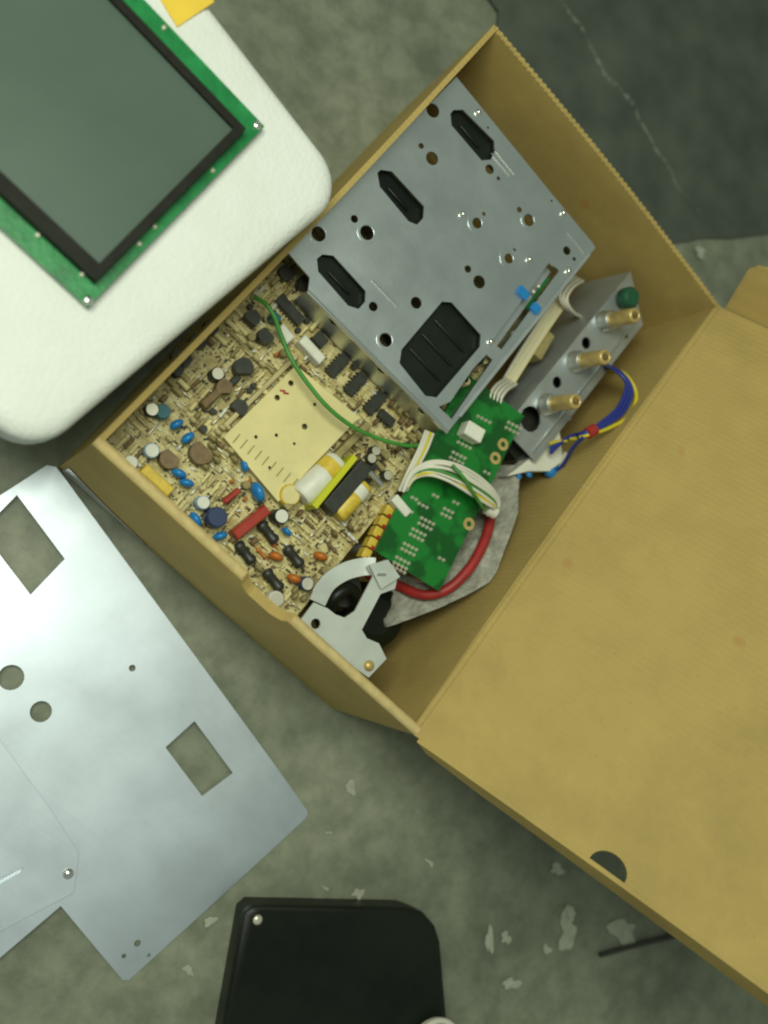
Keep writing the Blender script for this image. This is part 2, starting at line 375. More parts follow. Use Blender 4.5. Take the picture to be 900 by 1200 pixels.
for i, (u, v, r, s, ro) in enumerate([(730, 1092, .0105, .85, 0), (664, 1090, .012, .6, 2.2), (652, 1018, .0048, .8, 1), (573, 1100, .010, .22, -.9), (592, 1098, .0036, 1, 0), (640, 1112, .003, 1, 0),
        (598, 1152, .006, .6, .8), (410, 922, .004, .8, 0), (418, 1045, .0035, .6, 1), (421, 1048, .003, .6, 2), (502, 1010, .003, .5, 0), (380, 1040, .0022, .5, 0), (245, 1078, .0035, .7, .4), (220, 1135, .003, .8, 0), (667, 1068, .0045, .7, 0),
        (384, 975, .0018, .5, .5), (818, 296, .006, .6, .3)]):
    splash(u, v, r, i + 3, s, ro)

# dark sheet beyond the box
g = G()
out = [(-0.32, .575), (-.1, .513), (.0, .507), (.02, .478), (.1, .45), (.2, .45), (.232, .485), (.250, .511), (.262, .530), (.285, .556), (.31, .592), (.42, .74), (.5, .9), (.1, 1.1), (-.5, .95)]
g.plate([out], .0025, lambda x, y, h: (x, y, .0035 + h + .0015 * sin(x * 17) * sin(y * 13 + 1) + .0008), grid=(14, 12), smooth=True)
g.build('rubber_sheet', 'rubber', None, label='dark grey rubber sheet marked with a white chalk streak, behind the cardboard box', category='rubber sheet')

# ---------------------------------------------------------------- cardboard box
W, L_, H = 0.2507, 0.38, 0.13
box = thing('cardboard_box', 'open brown cardboard box full of electronics with its lid folded back', 'box', (0.125, 0.19, 0))
T = 0.0035
G().box((W / 2, L_ / 2, .0035), (W - .006, L_ - .006, .003)).build('bottom', 'cardboard', box)
# near wall, folded double, with a thumb notch in its rim
TF = 0.0062
prof = [(0, 0), (W, 0)] + [(W, H - .001)]
xa, xb = PX(283, 681, H).x, PX(341, 723, H).x
nt_ = []
for i in range(15):
    t = i / 14; nt_.append((xb + (xa - xb) * t, H - .0075 * min(1, 1.35 * sin(pi * t)) ** .8 if 0 < t < 1 else H))
prof += nt_ + [(0, H)]
def wall_front(x, z, h):
    bul = -.006 * sin(pi * x / W) * sin(pi * min(1, z / H) * .9) ** 1
    return (x, TF + h * 1.0 + bul * (1 if z < H * .98 else .3), z)
g = G(); g.plate([prof], TF, wall_front, grid=(22, 9), smooth=True)
g.build('wall', 'cardboard', box, bevel=.0021, seg=3)
rimz = [(0, H), (xa, H)]; 
for x0, x1 in ((.0, xa - .001), (xb + .001, W)):
    m_ = 12; P_ = []
    for i in range(m_ + 1):
        x = x0 + (x1 - x0) * i / m_; y = (wall_front(x, H, 0)[1] + wall_front(x, H, -TF)[1]) / 2
        P_.append((x, y, H - .0016))
    G().tube(P_, .0033, 10, 1).build('rim', 'cardboard_lit_rim', box)
# left wall
def wall_left(y, z, h): return (T + h + .002 * sin(pi * y / L_) * (z / H), y, z)
g = G(); g.plate([[(TF, 0), (L_ - T, 0), (L_ - T, H), (TF, H)]], T, wall_left, grid=(16, 6), smooth=True).build('wall', 'cardboard', box, bevel=.0008)
# far wall with a perforated, toothed rim
teeth = []
n = 58
for i in range(n):
    x0 = W * (1 - i / n); x1 = W * (1 - (i + .55) / n); hh = .0011 * (0.6 + .4 * random.random())
    teeth += [(x0, H - hh), (x0 - .0004, H), (x1, H), (x1 - .0004, H - hh)]
def wall_far(x, z, h): return (x, L_ - T - h + .003 * sin(pi * x / W) * (z / H), z)
g = G(); g.plate([[(0, 0), (W, 0)] + teeth + [(0, H - .001)]], T, wall_far, grid=(16, 6), smooth=True).build('wall', 'cardboard', box)
# hinge wall
def wall_right(y, z, h): return (W - T - h - .002 * sin(pi * y / L_) * (z / H), y, z)
g = G(); g.plate([[(TF, 0), (L_ - T, 0), (L_ - T, H - .002), (TF, H - .002)]], T, wall_right, grid=(16, 6), smooth=True).build('wall', 'cardboard', box)
# lid, folded back about the hinge and rising to the right
LA = R_(34); LT = .0030
def lid_fn(l, y, h):
    a = LA + .10 - .35 * l + 0.02 * sin(y * 9)
    return (W - .001 + l * cos(a) - h * sin(a), y, H - .0005 + l * sin(a) + h * cos(a))
ND = .131
NR = .0112
lo = [(0, -.0002), (ND - NR, -.0002)] + [(ND - NR * cos(pi * i / 12), .0005 + .0095 * sin(pi * i / 12)) for i in range(1, 12)] + [(ND + NR, -.0002), (.275, -.0002), (.275, L_ - .0005), (0, L_ - .0005)]
lid = G().plate([lo], LT, lid_fn, grid=(14, 14), smooth=True).build('lid', 'cardboard', box, bevel=.0006)
G().tube([(W - .0014, .004 + (L_ - .008) * i / 12, H - .0022) for i in range(13)], .0026, 10, 1).build('hinge_fold', 'cardboard', box)
def flap_near(l, q, h):                      # hangs from the near edge of the lid
    p = Vector(lid_fn(l, 0, 0)); a = LA
    return p + Vector((0, .0002 - q * .10 - h * .9 - .0029, -.0002)) + Vector((sin(a) * q * .92, 0, -cos(a) * q * .92))
G().plate([[(.004, 0), (.275, 0), (.275, .024), (.05, .016), (.012, .010)]], LT, flap_near, grid=(10, 3), smooth=True).build('side_flap', 'cardboard', lid)
def flap_far(l, q, h):
    p = Vector(lid_fn(l, L_, 0)); a = LA; t = R_(74)
    d = Vector((0, cos(t), 0)) + Vector((-sin(a), 0, cos(a))) * sin(t)
    n_ = Vector((-sin(a), 0, cos(a))) * cos(t) - Vector((0, sin(t), 0))
    return p + d * (q - .001) + n_ * h + Vector((0, .0008, 0))
G().plate([[(.004, 0), (.275, 0), (.275, .042), (.016, .042), (.010, .0405), (.0055, .036)]], LT, flap_far, grid=(10, 3), smooth=True).build('side_flap', 'cardboard', lid)
# pale glossy strip standing in for reflected light at the near wall's foot
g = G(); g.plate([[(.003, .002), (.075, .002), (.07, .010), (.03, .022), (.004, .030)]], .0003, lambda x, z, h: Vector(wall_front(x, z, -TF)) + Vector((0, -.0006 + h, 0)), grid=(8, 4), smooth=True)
g.build('reflection_strip', 'reflection_strip', box)

# ---------------------------------------------------------------- white case with the display
ZP = 0.17
pc = PX(414, 219, ZP).to_2d(); pe = PX(36, 539, ZP).to_2d(); pang = math.atan2((pe - pc).y, (pe - pc).x)
pa = Vector((cos(pang), sin(pang))); pb = Vector((sin(pang), -cos(pang)))     # along the box, away from the box
case = thing('white_case', 'white rounded plastic case standing beside the cardboard box, display module on it', 'case', (-.12, .1, 0))
LP_, WP_ = (pe - pc).length, 0.34
def padloop(inset, r):
    return rrect(inset, inset, LP_ - inset, WP_ - inset, r, 8)
def pad_rings(rings, name):
    g = G(); V = []; n = None
    for ins, r, z in rings:
        lp = padloop(ins, r); n = len(lp)
        V += [(*(pc + pa * x + pb * y), z) for x, y in lp]
    Fs = []
    for k in range(len(rings) - 1):
        for i in range(n):
            j = (i + 1) % n; Fs.append((k * n + i, (k + 1) * n + i, (k + 1) * n + j, k * n + j))
    g.add(V, Fs, True)
    g.add(V[-n:], [tuple(range(n))[::-1]], True); g.add(V[:n], [tuple(range(n))], False)
    return g.build(name, 'white_plastic', case)
rings = [(.006, .022, ZP - .037), (0.001, .024, ZP - .034), (0, .024, ZP - .012)] + [(.008 * (1 - cos(R_(a))), .024, ZP - .008 + .008 * sin(R_(a))) for a in range(10, 90, 10)] + [(.009, .020, ZP + .0002), (.020, .016, ZP + .0006)]
pad_rings(rings, 'top_shell')
pad_rings([(.036, .02, 0), (.034, .02, .004), (.030, .02, ZP - .0375)], 'base_shell')
yl = pxs([(207, 33), (250, 4), (215, -60), (150, -60)], ZP)
G().plate([yl], .0008, lambda x, y, h: (x, y, ZP + .0016 + h)).build('sticker', 'yellow', case)

lc0 = PX(310, 148, ZP + .006); lc1 = PX(103, 360, ZP + .006)
disp = thing('display_module', 'green bordered display module with a dark grey screen, lying on the white case', 'display', (lc0.x - .07, (lc0.y + lc1.y) / 2, ZP + .0008))
ex = (lc1 - lc0).to_2d(); DL = ex.length; ex.normalize(); ey = Vector((-abs(ex.y), 0)) if False else Vector((ex.y, -ex.x))
if ey.x > 0: ey = -ey
def D(x, y, z): p = lc0.to_2d() + ex * x + ey * y; return Vector((p.x, p.y, ZP + z))
DW = .215
G().plate([[(0, 0), (DL, 0), (DL, DW), (0, DW)]], .0022, lambda x, y, h: D(x, y, .006 + h)).build('circuit_board', 'pcb_green', disp, bevel=.0004)
for x, y in ((.02, .03), (DL - .02, .03), (.02, DW - .03), (DL - .02, DW - .03)):
    G().cyl(D(x, y, .0006), D(x, y, .0038), .003).build('spacer', 'brass', disp)
bz = .0125
bzl = [[(.0125, .0052), (.1275, .0052), (.1275, DW - .006), (.0125, DW - .006)], [(.0172, .0098), (.1200, .0098), (.1200, DW - .011), (.0172, DW - .011)]]
G().plate(bzl, bz - .006, lambda x, y, h: D(x, y, bz + h)).build('bezel', 'bezel', disp, bevel=.0012)
G().plate([[(.0150, .008), (.121, .008), (.121, DW - .009), (.0150, DW - .009)]], .002, lambda x, y, h: D(x, y, .0098 + h)).build('screen', 'screen', disp)
sg = G().lathe((0, 0, 0), [(.0024, 0), (.0024, .0007), (.0017, .0013), (.0006, .0015)], n=12).mesh('screw')
for u, v in ((301, 147), (103, 352)):
    p = PX(u, v, ZP + .006); put('screw', sg, 'chrome', disp, (p.x, p.y, ZP + .006))
tg = G().lathe((0, 0, 0), [(.0013, 0), (.0013, .0009), (.0006, .0012)], n=8).mesh('clip')
for u, v in ((249, 200), (181, 266), (163, 286), (44, 276), (96, 322), (192, 33)):
    p = PX(u, v, ZP + .006); put('clip', tg, 'solder', disp, (p.x, p.y, ZP + .006))

# ---------------------------------------------------------------- aluminium panel on the floor
ZM = 0.006
Rp = PX(366, 956, ZM).to_2d(); aA = R_(-12.6); av = Vector((cos(aA), sin(aA))); bv_ = Vector((sin(aA), -cos(aA)))
def loc2(u, v):
    d = PX(u, v, ZM).to_2d() - Rp; return (d.dot(av), d.dot(bv_))
top_s = loc2(61, 541)[0]
pan = thing('sheet_metal_cover', 'large bare aluminium cover with square cutouts lying on the floor beside the box', 'metal cover', (.1, -.1, 0))
bs, bt = loc2(150, 1157); ns, nt2 = loc2(86, 1049)
outer = [(-.004, .0012), (-.0012, .004), (0, bt), (ns, bt), (ns + .002, bt + .13), (top_s, bt + .13), (top_s, .004), (top_s + .004, 0)]
outer = [(-.004, 0), (-.0012, .0012), (0, .004), (0, bt - .003), (-.003, bt), (ns, bt), (ns, bt + .12), (top_s, bt + .12), (top_s, .004), (top_s + .004, 0)]
holes = [[loc2(*p) for p in ((20, 580), (76, 655), (36, 697), (-22, 622))], [loc2(*p) for p in ((194, 876), (228, 845), (273, 906), (237, 933))]]
def loc_c(u, v, r): x, y = loc2(u, v); return circ(x, y, r, 18)
holes += [loc_c(13, 794, .0078), loc_c(48, 834, .0066), loc_c(155, 783, .0022), loc_c(162, 1107, .0022), loc_c(146, 1122, .0015), loc_c(176, 1122, .0012)]
def panel_fn(s, t, h):
    p = Rp + av * s + bv_ * t
    z = ZM + h + .0006 * sin(s * 15 + 1) * sin(t * 19) + .00025 * sin(s * 41 + t * 33)
    e = -s                                             # distance from the end edge
    if e < .06: z -= .0045 * (1 - e / .06) ** 2
    e2 = s - top_s
    if e2 < .02: z -= .002 * (1 - e2 / .02) ** 2
    return (p.x, p.y, z)
G().plate([outer] + holes, .0012, panel_fn, grid=(40, 30), smooth=True).build('sheet', 'aluminium', pan)
# turned-down rims that carry it
def rim(s0, t0, s1, t1, n=14):
    g = G(); V = []
    for i in range(n + 1):
        s = s0 + (s1 - s0) * i / n; t = t0 + (t1 - t0) * i / n
        p = Vector(panel_fn(s, t, -.0013)); V += [p, Vector((p.x, p.y, 0.0002))]
    m = len(V); d = (Vector((s1, t1)) - Vector((s0, t0))).normalized(); nn = av * (-d.y) + bv_ * d.x
    V += [v_ + Vector((nn.x, nn.y, 0)) * .0012 for v_ in V]
    Fs = []
    for i in range(n):
        a = 2 * i; Fs += [(a, a + 1, a + 3, a + 2), (m + a, m + a + 2, m + a + 3, m + a + 1), (a, a + 2, m + a + 2, m + a), (a + 1, m + a + 1, m + a + 3, a + 3)]
    g.add(V, Fs, False).build('rim', 'aluminium', pan)
rim(top_s + .03, .0016, -.06, .0016)
# small bright stud and corner glint
p = PX(80, 1024, ZM + .003)
# second plate lying half on it
pl2 = thing('slotted_plate', 'small aluminium plate with a narrow slot, resting on the large aluminium cover', 'metal plate', (PX(0, 1000, .03).x, PX(0, 1000, .03).y, ZM + .002))
zz = ZM + .0022
o2 = pxs([(-70, 770), (0, 868), (60, 950), (92, 1000), (86, 1046), (40, 1070), (-90, 1140), (-150, 900)], zz)
h2 = pxs([(27, 1016), (24, 1022), (-30, 1052), (-32, 1044)], zz)
G().plate([o2, h2], .0012, lambda x, y, h: (x, y, zz + h + .0004 * sin(x * 40) * sin(y * 30)), grid=(10, 10), smooth=True).build('sheet', 'aluminium', pl2)
G().lathe((p.x, p.y, zz), [(.0034, 0), (.0034, .0006), (.0022, .0016), (.0008, .002)], n=14).build('stud', 'chrome', pl2)

# ---------------------------------------------------------------- black case, cable end, rod
ZB = 0.022
bc = thing('black_case', 'black plastic case with a corner screw, on the floor near the aluminium cover', 'case', (.37, -.14, 0))
bl = pxs([(296, 1061), (480, 1064), (497, 1070), (510, 1085), (516, 1104), (535, 1330), (240, 1330), (286, 1070)], ZB)
cx = sum(p[0] for p in bl) / len(bl); cy = sum(p[1] for p in bl) / len(bl)
def ringb(k, z): return [(cx + (x - cx) * k, cy + (y - cy) * k, z) for x, y in bl]
g = G(); V = []; n = len(bl); KS = [(.985, .0005), (.99, .004), (1.0, ZB - .006), (1.0, ZB - .003), (.996, ZB - .001), (.988, ZB), (.92, ZB + .0002)]
for k, z in KS: V += ringb(k, z)
g.add(V, [(k * n + i, (k + 1) * n + i, (k + 1) * n + (i + 1) % n, k * n + (i + 1) % n) for k in range(len(KS) - 1) for i in range(n)], True)
g.add(V[-n:], [tuple(range(n))[::-1]], True); g.add(V[:n], [tuple(range(n))])
g.build('shell', 'black_plastic', bc)
p = PX(302, 1078, ZB); G().lathe((p.x, p.y, ZB - .001), [(.0034, 0), (.0034, .0012), (.002, .002), (.0008, .0022)], n=14).build('screw', 'solder', bc)
p = PX(512, 1225, ZB + .008)
cp = [(p.x + .0165 * cos(2 * pi * i / 20), p.y + .0165 * sin(2 * pi * i / 20), p.z) for i in range(21)]
cp2 = [(x + .001, y - .001, z - .0042) for x, y, z in cp]
cb = thing('cable_coil', 'cream cable coil lying on the black case', 'cable', (p.x, p.y, ZB))
g = G(); g.tube(cp, .0022, 8, 3).build('turn', 'wire_white', cb); G().tube(cp2, .0022, 8, 3).build('turn', 'wire_white', cb)
a = PX(703, 1119, .003); b = PX(800, 1095, .003)
G().tube([a, (a + b) / 2 + Vector((0, .0008, 0)), b], .0022, 8, 4).build('rod', 'dark', None, label='thin black rod lying on the floor half under the box lid', category='rod')

# ---------------------------------------------------------------- main circuit board
ZC = 0.082
mb = thing('circuit_board', 'large cream circuit board crowded with components inside the cardboard box', 'circuit board', (.085, .1, .02))
BX0, BX1, BY0, BY1 = .0065, .1615, .0085, .30
G().plate([[(BX0, BY0), (BX1, BY0), (BX1, BY1), (BX0, BY1)]], .0018, lambda x, y, h: (x, y, ZC + h)).build('board', 'board', mb)
for x in (.02, .15):
    for y in (.02, .15, .28): G().cyl((x, y, .0052), (x, y, ZC - .0018), .004, 10).build('spacer', 'white_part', mb)
# meshes shared by the components
def chip_mesh(l, w_, h=.0042):
    g = G().box((0, 0, h / 2 + .001), (l, w_, h))
    n = max(3, int(l / .00254))
    for i in range(n):
        for s in (-1, 1): g.box(((i - (n - 1) / 2) * l * .92 / n, s * (w_ / 2 + .0005), .0016), (.0008, .0012, .0032))
    return g.mesh('chip')
def can_mesh(r, h): return G().lathe((0, 0, 0), [(r * .92, 0), (r, .0006), (r, .0014), (r * .93, .002), (r, .0026), (r, h - .0007), (r * .9, h)], n=14).mesh('capacitor')
def cantop_mesh(r, h): return G().lathe((0, 0, h), [(r * .84, 0), (r * .84, .0002)], n=14).mesh('cap_top')
def disc_mesh(r, t): 
    g = G().blob((0, 0, r + .002), r, t, r, n=12, m=7)
    for s in (-1, 1): g.box((s * r * .5, 0, .0015), (.0006, .0006, .003))
    return g.mesh('capacitor')
def res_mesh(l, r):
    g = G().lathe((-l / 2, 0, r + .0008), [(r * .75, 0), (r, l * .08), (r, l * .2), (r * .82, l * .28), (r * .82, l * .72), (r, l * .8), (r, l * .92), (r * .75, l)], (1, 0, 0), 8)
    for s in (-1, 1): g.box((s * (l / 2 + .0012), 0, r + .0008), (.0026, .0006, .0006)); g.box((s * (l / 2 + .0024), 0, (r + .0008) / 2), (.0006, .0006, r + .0008))
    return g.mesh('resistor')
def film_mesh(l, w_, h): 
    g = G(); z0 = .001
    b = .0007
    x, y = l / 2, w_ / 2
    V = [(i * (x - k), j * (y - k), z) for z, k in ((z0, b), (z0 + b, 0), (h - b, 0), (h, b)) for i, j in ((-1, -1), (1, -1), (1, 1), (-1, 1))]
    Fs = [(k * 4 + i, k * 4 + (i + 1) % 4, k * 4 + 4 + (i + 1) % 4, k * 4 + 4 + i) for k in range(3) for i in range(4)] + [(3, 2, 1, 0), (12, 13, 14, 15)]
    return g.add(V, Fs).mesh('capacitor')
def trans_mesh(r, h):
    pts = [(r * cos(R_(a)), r * sin(R_(a))) for a in range(-40, 221, 20)]; n = len(pts)
    return G().plate([pts], h, lambda x, y, q: (x, y, h + .002 + q)).mesh('transistor')
def jump_mesh(l):
    return G().tube([(-l / 2, 0, 0), (-l / 2, 0, .0016), (-l / 2 + .001, 0, .0024), (l / 2 - .001, 0, .0024), (l / 2, 0, .0016), (l / 2, 0, 0)], .00045, 5, 1).mesh('jumper')
_cache = {}
def shared(kind, m, *a):
    k = (kind, m) + a
    if k not in _cache:
        me = {'chip': chip_mesh, 'can': can_mesh, 'top': cantop_mesh, 'disc': disc_mesh, 'res': res_mesh, 'film': film_mesh, 'trans': trans_mesh, 'jump': jump_mesh}[kind](*a)
        me.materials.append(MATS[m]); _cache[k] = me
    return _cache[k]
taken = []
NAME = dict(chip='chip', can='capacitor', disc='capacitor', res='resistor', film='capacitor', trans='transistor', jump='jumper')
def comp(kind, m, u, v, rz, hz, *a, rad=.006, xy=None, top=None):
    p = Vector((*xy, 0)) if xy else PX(u, v, ZC + hz)
    o = put(NAME[kind], shared(kind, m, *a), None, mb, (p.x, p.y, ZC), R_(rz))
    if kind == 'can' and top:
        t = bpy.data.objects.new('cap_top', shared('top', top, *a)); COL.objects.link(t); t.parent = o
    taken.append((p.x, p.y, rad)); return o
# dual in-line chips along the chassis
comp('chip', 'dark', 340, 363, -2, .004, .021, .0068, rad=.012)
comp('chip', 'dark', 375, 398, -2, .004, .0085, .0075, rad=.008)
for u, v in ((396, 428), (417, 450), (440, 472)): comp('chip', 'dark', u, v, 88, .004, .017, .0068, rad=.011)
comp('chip', 'dark', 453, 490, 5, .004, .012, .006, rad=.008)
comp('film', 'white_part', 364, 411, -2, .006, .019, .0065, .010, rad=.011)
comp('film', 'white_part', 333, 392, -5, .005, .011, .007, .008, rad=.008)
# blue parts
for u, v, rz, r in ((207, 497, 75, .0046), (220, 513, 80, .0048), (210, 555, 20, .0048), (219, 566, 30, .0046), (229, 609, -15, .0052), (258, 628, 60, .0046), (287, 546, -35, .004), (301, 577, -28, .0066), (337, 623, 0, .0036)):
    comp('disc', 'blue', u, v, rz, .007, r, r * .55, rad=.006)
comp('can', 'pale_blue', 178, 528, 0, .009, .0045, .010, rad=.006, top='white_part'); comp('can', 'pale_blue', 238, 589, 0, .009, .0042, .010, rad=.006, top='white_part')
comp('can', 'navy', 254, 606, 0, .012, .0062, .014, rad=.009, top='navy'); comp('can', 'teal', 191, 482, 0, .008, .0045, .009, rad=.006); comp('can', 'dark', 178, 480, 0, .008, .0042, .009, rad=.006, top='solder')
comp('can', 'dark', 255, 438, 0, .009, .0042, .010, rad=.006, top='solder'); comp('can', 'dark', 329, 605, 0, .010, .0048, .012, rad=.007, top='white_part')
comp('can', 'white_part', 153, 542, 0, .008, .0042, .009, rad=.006); comp('can', 'white_part', 324, 702, 0, .010, .005, .010, rad=.006, top='solder')
comp('film', 'yellow_part', 184, 563, 0, .010, .021, .0065, .012, rad=.011)
comp('film', 'red', 294, 612, 80, .010, .026, .0062, .012, rad=.010); comp('film', 'red', 272, 581, 80, .008, .012, .0032, .009, rad=.007)
for u, v, r, m in ((198, 538, .0058, 'brown'), (235, 531, .0068, 'brown'), (247, 384, .0045, 'dark'), (231, 402, .005, 'dark'), (285, 431, .006, 'dark'), (280, 478, .005, 'dark'), (295, 373, .005, 'dark'), (311, 394, .005, 'dark'), (262, 455, .005, 'brown'), (212, 420, .006, 'dark'), (205, 432, .005, 'dark'), (335, 320, .005, 'dark'), (357, 333, .005, 'dark'), (322, 372, .0035, 'teal')):
    comp('trans', m, u, v, random.choice((0, 90, 180, 45)), .007, r, .0075, rad=r + .001)
comp('film', 'brown', 252, 462, 85, .006, .022, .005, .009, rad=.009); comp('film', 'dark', 270, 450, 85, .006, .014, .004, .008, rad=.007)
for u, v, rz in ((288, 648, -8), (315, 624, -8), (345, 652, -8), (321, 680, -8)): comp('res', 'dark', u, v, rz, .006, .015, .0038, rad=.008)
for u, v, m in ((344, 678, 'orange'), (323, 652, 'orange'), (375, 652, 'orange')): comp('disc', m, u, v, 20, .006, .0048, .0028, rad=.006)
comp('can', 'navy', 360, 684, 0, .009, .0045, .010, rad=.006, top='solder')
# power section: wrapped coils and capacitors
def lying(u0, v0, u1, v1, z, r, m, name, band=None):
    a = PX(u0, v0, z); b = PX(u1, v1, z); d = b - a; l = d.length
    o = G().lathe(a, [(r * .8, 0), (r, r * .25), (r, l - r * .25), (r * .8, l)], d, 14).build(name, m, mb)
    if band: G().lathe(a + d * .62, [(r * 1.03, 0), (r * 1.03, l * .26)], d, 14).build('band', band, o)
    taken.append(((a.x + b.x) / 2, (a.y + b.y) / 2, .014))
lying(352, 582, 396, 540, ZC + .010, .0082, 'white_part', 'capacitor', 'yellow_part')
lying(394, 604, 427, 568, ZC + .009, .0066, 'yellow_part', 'coil', 'white_part')
comp('can', 'yellow_part', 340, 580, 0, .010, .0068, .011, rad=.008, top='cream')
a = PX(368, 594, ZC + .019); b = PX(416, 535, ZC + .019); d = b - a
G().box((a + b) / 2 - Vector((0, 0, .009)), (d.length, .0038, .020), math.atan2(d.y, d.x)).build('insulator', 'lime', mb)
a = PX(383, 597, ZC + .011); b = PX(428, 545, ZC + .011); d = b - a
G().box((a + b) / 2 - Vector((0, 0, .003)), (d.length, .0105, .014), math.atan2(d.y, d.x)).build('transformer', 'dark', mb, bevel=.001)
taken += [(((a + b) / 2).x, ((a + b) / 2).y, .018)]
a = PX(433, 553, ZC + .014); b = PX(447, 569, ZC + .014); G().tube([a, b], .0022, 8, 1).build('clip', 'chrome', mb)
for u, v in ((441, 528), (436, 537), (455, 557)): comp('can', 'dark', u, v, 0, .008, .0035, .008, rad=.005, top='solder')
a = PX(468, 593, ZC + .014); G().box(a, (.0150, .0062, .008), R_(-5)).build('connector', 'white_part', mb, bevel=.001); taken.append((a.x, a.y, .01))
for i in range(5):
    u = 453 - i * 6.5; v = 599 + i * 12.5; a = PX(u, v, ZC + .005)
    G().box(a, (.0058, .0068, .009), R_(12)).build('terminal', 'yellow_part', mb, bevel=.0006)
    a = PX(u + 3, v + 6, ZC + .009); G().box(a, (.003, .0025, .003), R_(12)).build('terminal_tip', 'red', mb)
# smooth raised shield plate
sp = [(262, 512), (347, 428), (421, 489), (326, 588)]
ZS = ZC + .009
shl = pxs(sp, ZS)
hs = [circ(*PX(u, v, ZS).to_2d()[:], r, 10) for u, v, r in ((325, 449), (341, 450), (336, 445), (357, 501), (300, 520), (331, 510), (370, 470), (310, 545)) for r in (.0016,)] if False else [circ(*PX(u, v, ZS).to_2d()[:], r, 10) for u, v, r in ((341, 449, .0019), (325, 466, .0019), (357, 500, .002), (324, 510, .0012), (300, 512, .0012), (369, 474, .0012), (316, 548, .001), (345, 520, .001))]
sh = G().plate([shl] + hs, .0015, lambda x, y, h: (x, y, ZS + h)).build('shield_plate', 'cream', mb, bevel=.0004)
a, b, c_, d = (Vector((*q, 0)) for q in shl)
for s, e in ((a, b), (b, c_), (c_, d), (d, a)):
    m_ = (s + e) / 2; dd = e - s; ctr = (a + c_) / 2; inn = (ctr - m_).normalized()
    G().box((m_.x + inn.x * .0016, m_.y + inn.y * .0016, ZC + .0037), (dd.length * .97, .0015, .0072), math.atan2(dd.y, dd.x)).build('shield_side', 'cream', mb)
for i in range(9):   # printed ticks on the plate
    u = 268 + i * 8.5; v = 522 + i * 6.5; p = PX(u + 9, v - 8, ZS)
    G().box((p.x, p.y, ZS + .0002), (.0007, .007, .0004), R_(2)).build('printed_mark', 'olive', sh)
for u, v in ((331, 458), (335, 461)): p = PX(u, v, ZS); G().box((p.x, p.y, ZS + .0002), (.0035, .0012, .0004), R_(40)).build('printed_mark', 'red', sh)
# ridges by the plate
a = PX(332, 596, ZC + .006); b = PX(430, 497, ZC + .006); d = b - a
G().box((a + b) / 2, (d.length, .0045, .010), math.atan2(d.y, d.x)).build('heat_rail', 'olive', mb, bevel=.0008)
a = PX(262, 500, ZC + .004); b = PX(346, 418, ZC + .004); d = b - a
G().box((a + b) / 2, (d.length, .003, .007), math.atan2(d.y, d.x)).build('heat_rail', 'cream_dark', mb, bevel=.0008)
# the rest of the crowd
poly = [Vector(q) for q in shl]
def inside(x, y):
    s = 0
    for i in range(4):
        a, b = poly[i], poly[(i + 1) % 4]; c = (b - a).cross(Vector((x, y)) - a) if False else (b.x - a.x) * (y - a.y) - (b.y - a.y) * (x - a.x)
        s += 1 if c > 0 else -1
    return abs(s) == 4
rnd = random.Random(11)
kinds = [('res', 'cream', (.0075, .0015)), ('res', 'olive', (.0075, .0015)), ('res', 'brown', (.007, .0014)), ('res', 'cream_dark', (.009, .0018)), ('res', 'white_part', (.0065, .0013)), ('jump', 'solder', (.009,)), ('jump', 'solder', (.014,)),
         ('disc', 'cream_dark', (.0028, .0016)), ('disc', 'brown', (.003, .0016)), ('can', 'olive', (.0026, .006)), ('res', 'cream', (.006, .0012)), ('res', 'cream', (.0085, .0014)), ('jump', 'solder', (.007,)), ('jump', 'solder', (.011,)), ('trans', 'dark', (.0024, .005)), ('film', 'cream', (.006, .0026, .005)), ('film', 'olive', (.007, .0032, .006)), ('film', 'cream', (.008, .003, .007)), ('film', 'brown', (.005, .003, .006)), ('res', 'cream', (.010, .002)), ('disc', 'olive', (.003, .0017)), ('can', 'dark', (.0020, .004)), ('disc', 'orange', (.0018, .0011)), ('res', 'cream_dark', (.0065, .0013))]
cnt = 0
def res_row(u, v, n, rz, step, m2):           # resistors set side by side
    p = PX(u, v, ZC)
    for i in range(n):
        x = p.x + cos(R_(rz)) * step * i; y = p.y + sin(R_(rz)) * step * i
        comp('res', m2[i % len(m2)], 0, 0, rz + 90 + rnd.uniform(-3, 3), 0, .0075, .0013, rad=.0028, xy=(x, y))
for a in ((292, 330, 6, 0, .0042, ('cream', 'cream_dark', 'white_part')), (318, 312, 5, 0, .0042, ('olive', 'cream')), (222, 445, 6, 0, .0040, ('cream', 'brown', 'cream_dark')), (268, 408, 7, 0, .0042, ('cream', 'olive')), (160, 500, 4, 90, .0042, ('cream', 'cream_dark')), (150, 520, 4, 0, .0042, ('brown', 'cream')),
          (356, 620, 5, 90, .0042, ('cream', 'brown')), (382, 622, 5, 90, .0042, ('cream_dark', 'cream')), (300, 655, 4, 90, .0045, ('cream', 'orange')), (240, 560, 4, 0, .0042, ('cream', 'cream_dark')), (250, 575, 5, 0, .0042, ('cream', 'olive')), (400, 478, 6, 0, .0042, ('cream', 'brown', 'white_part'))): res_row(*a)
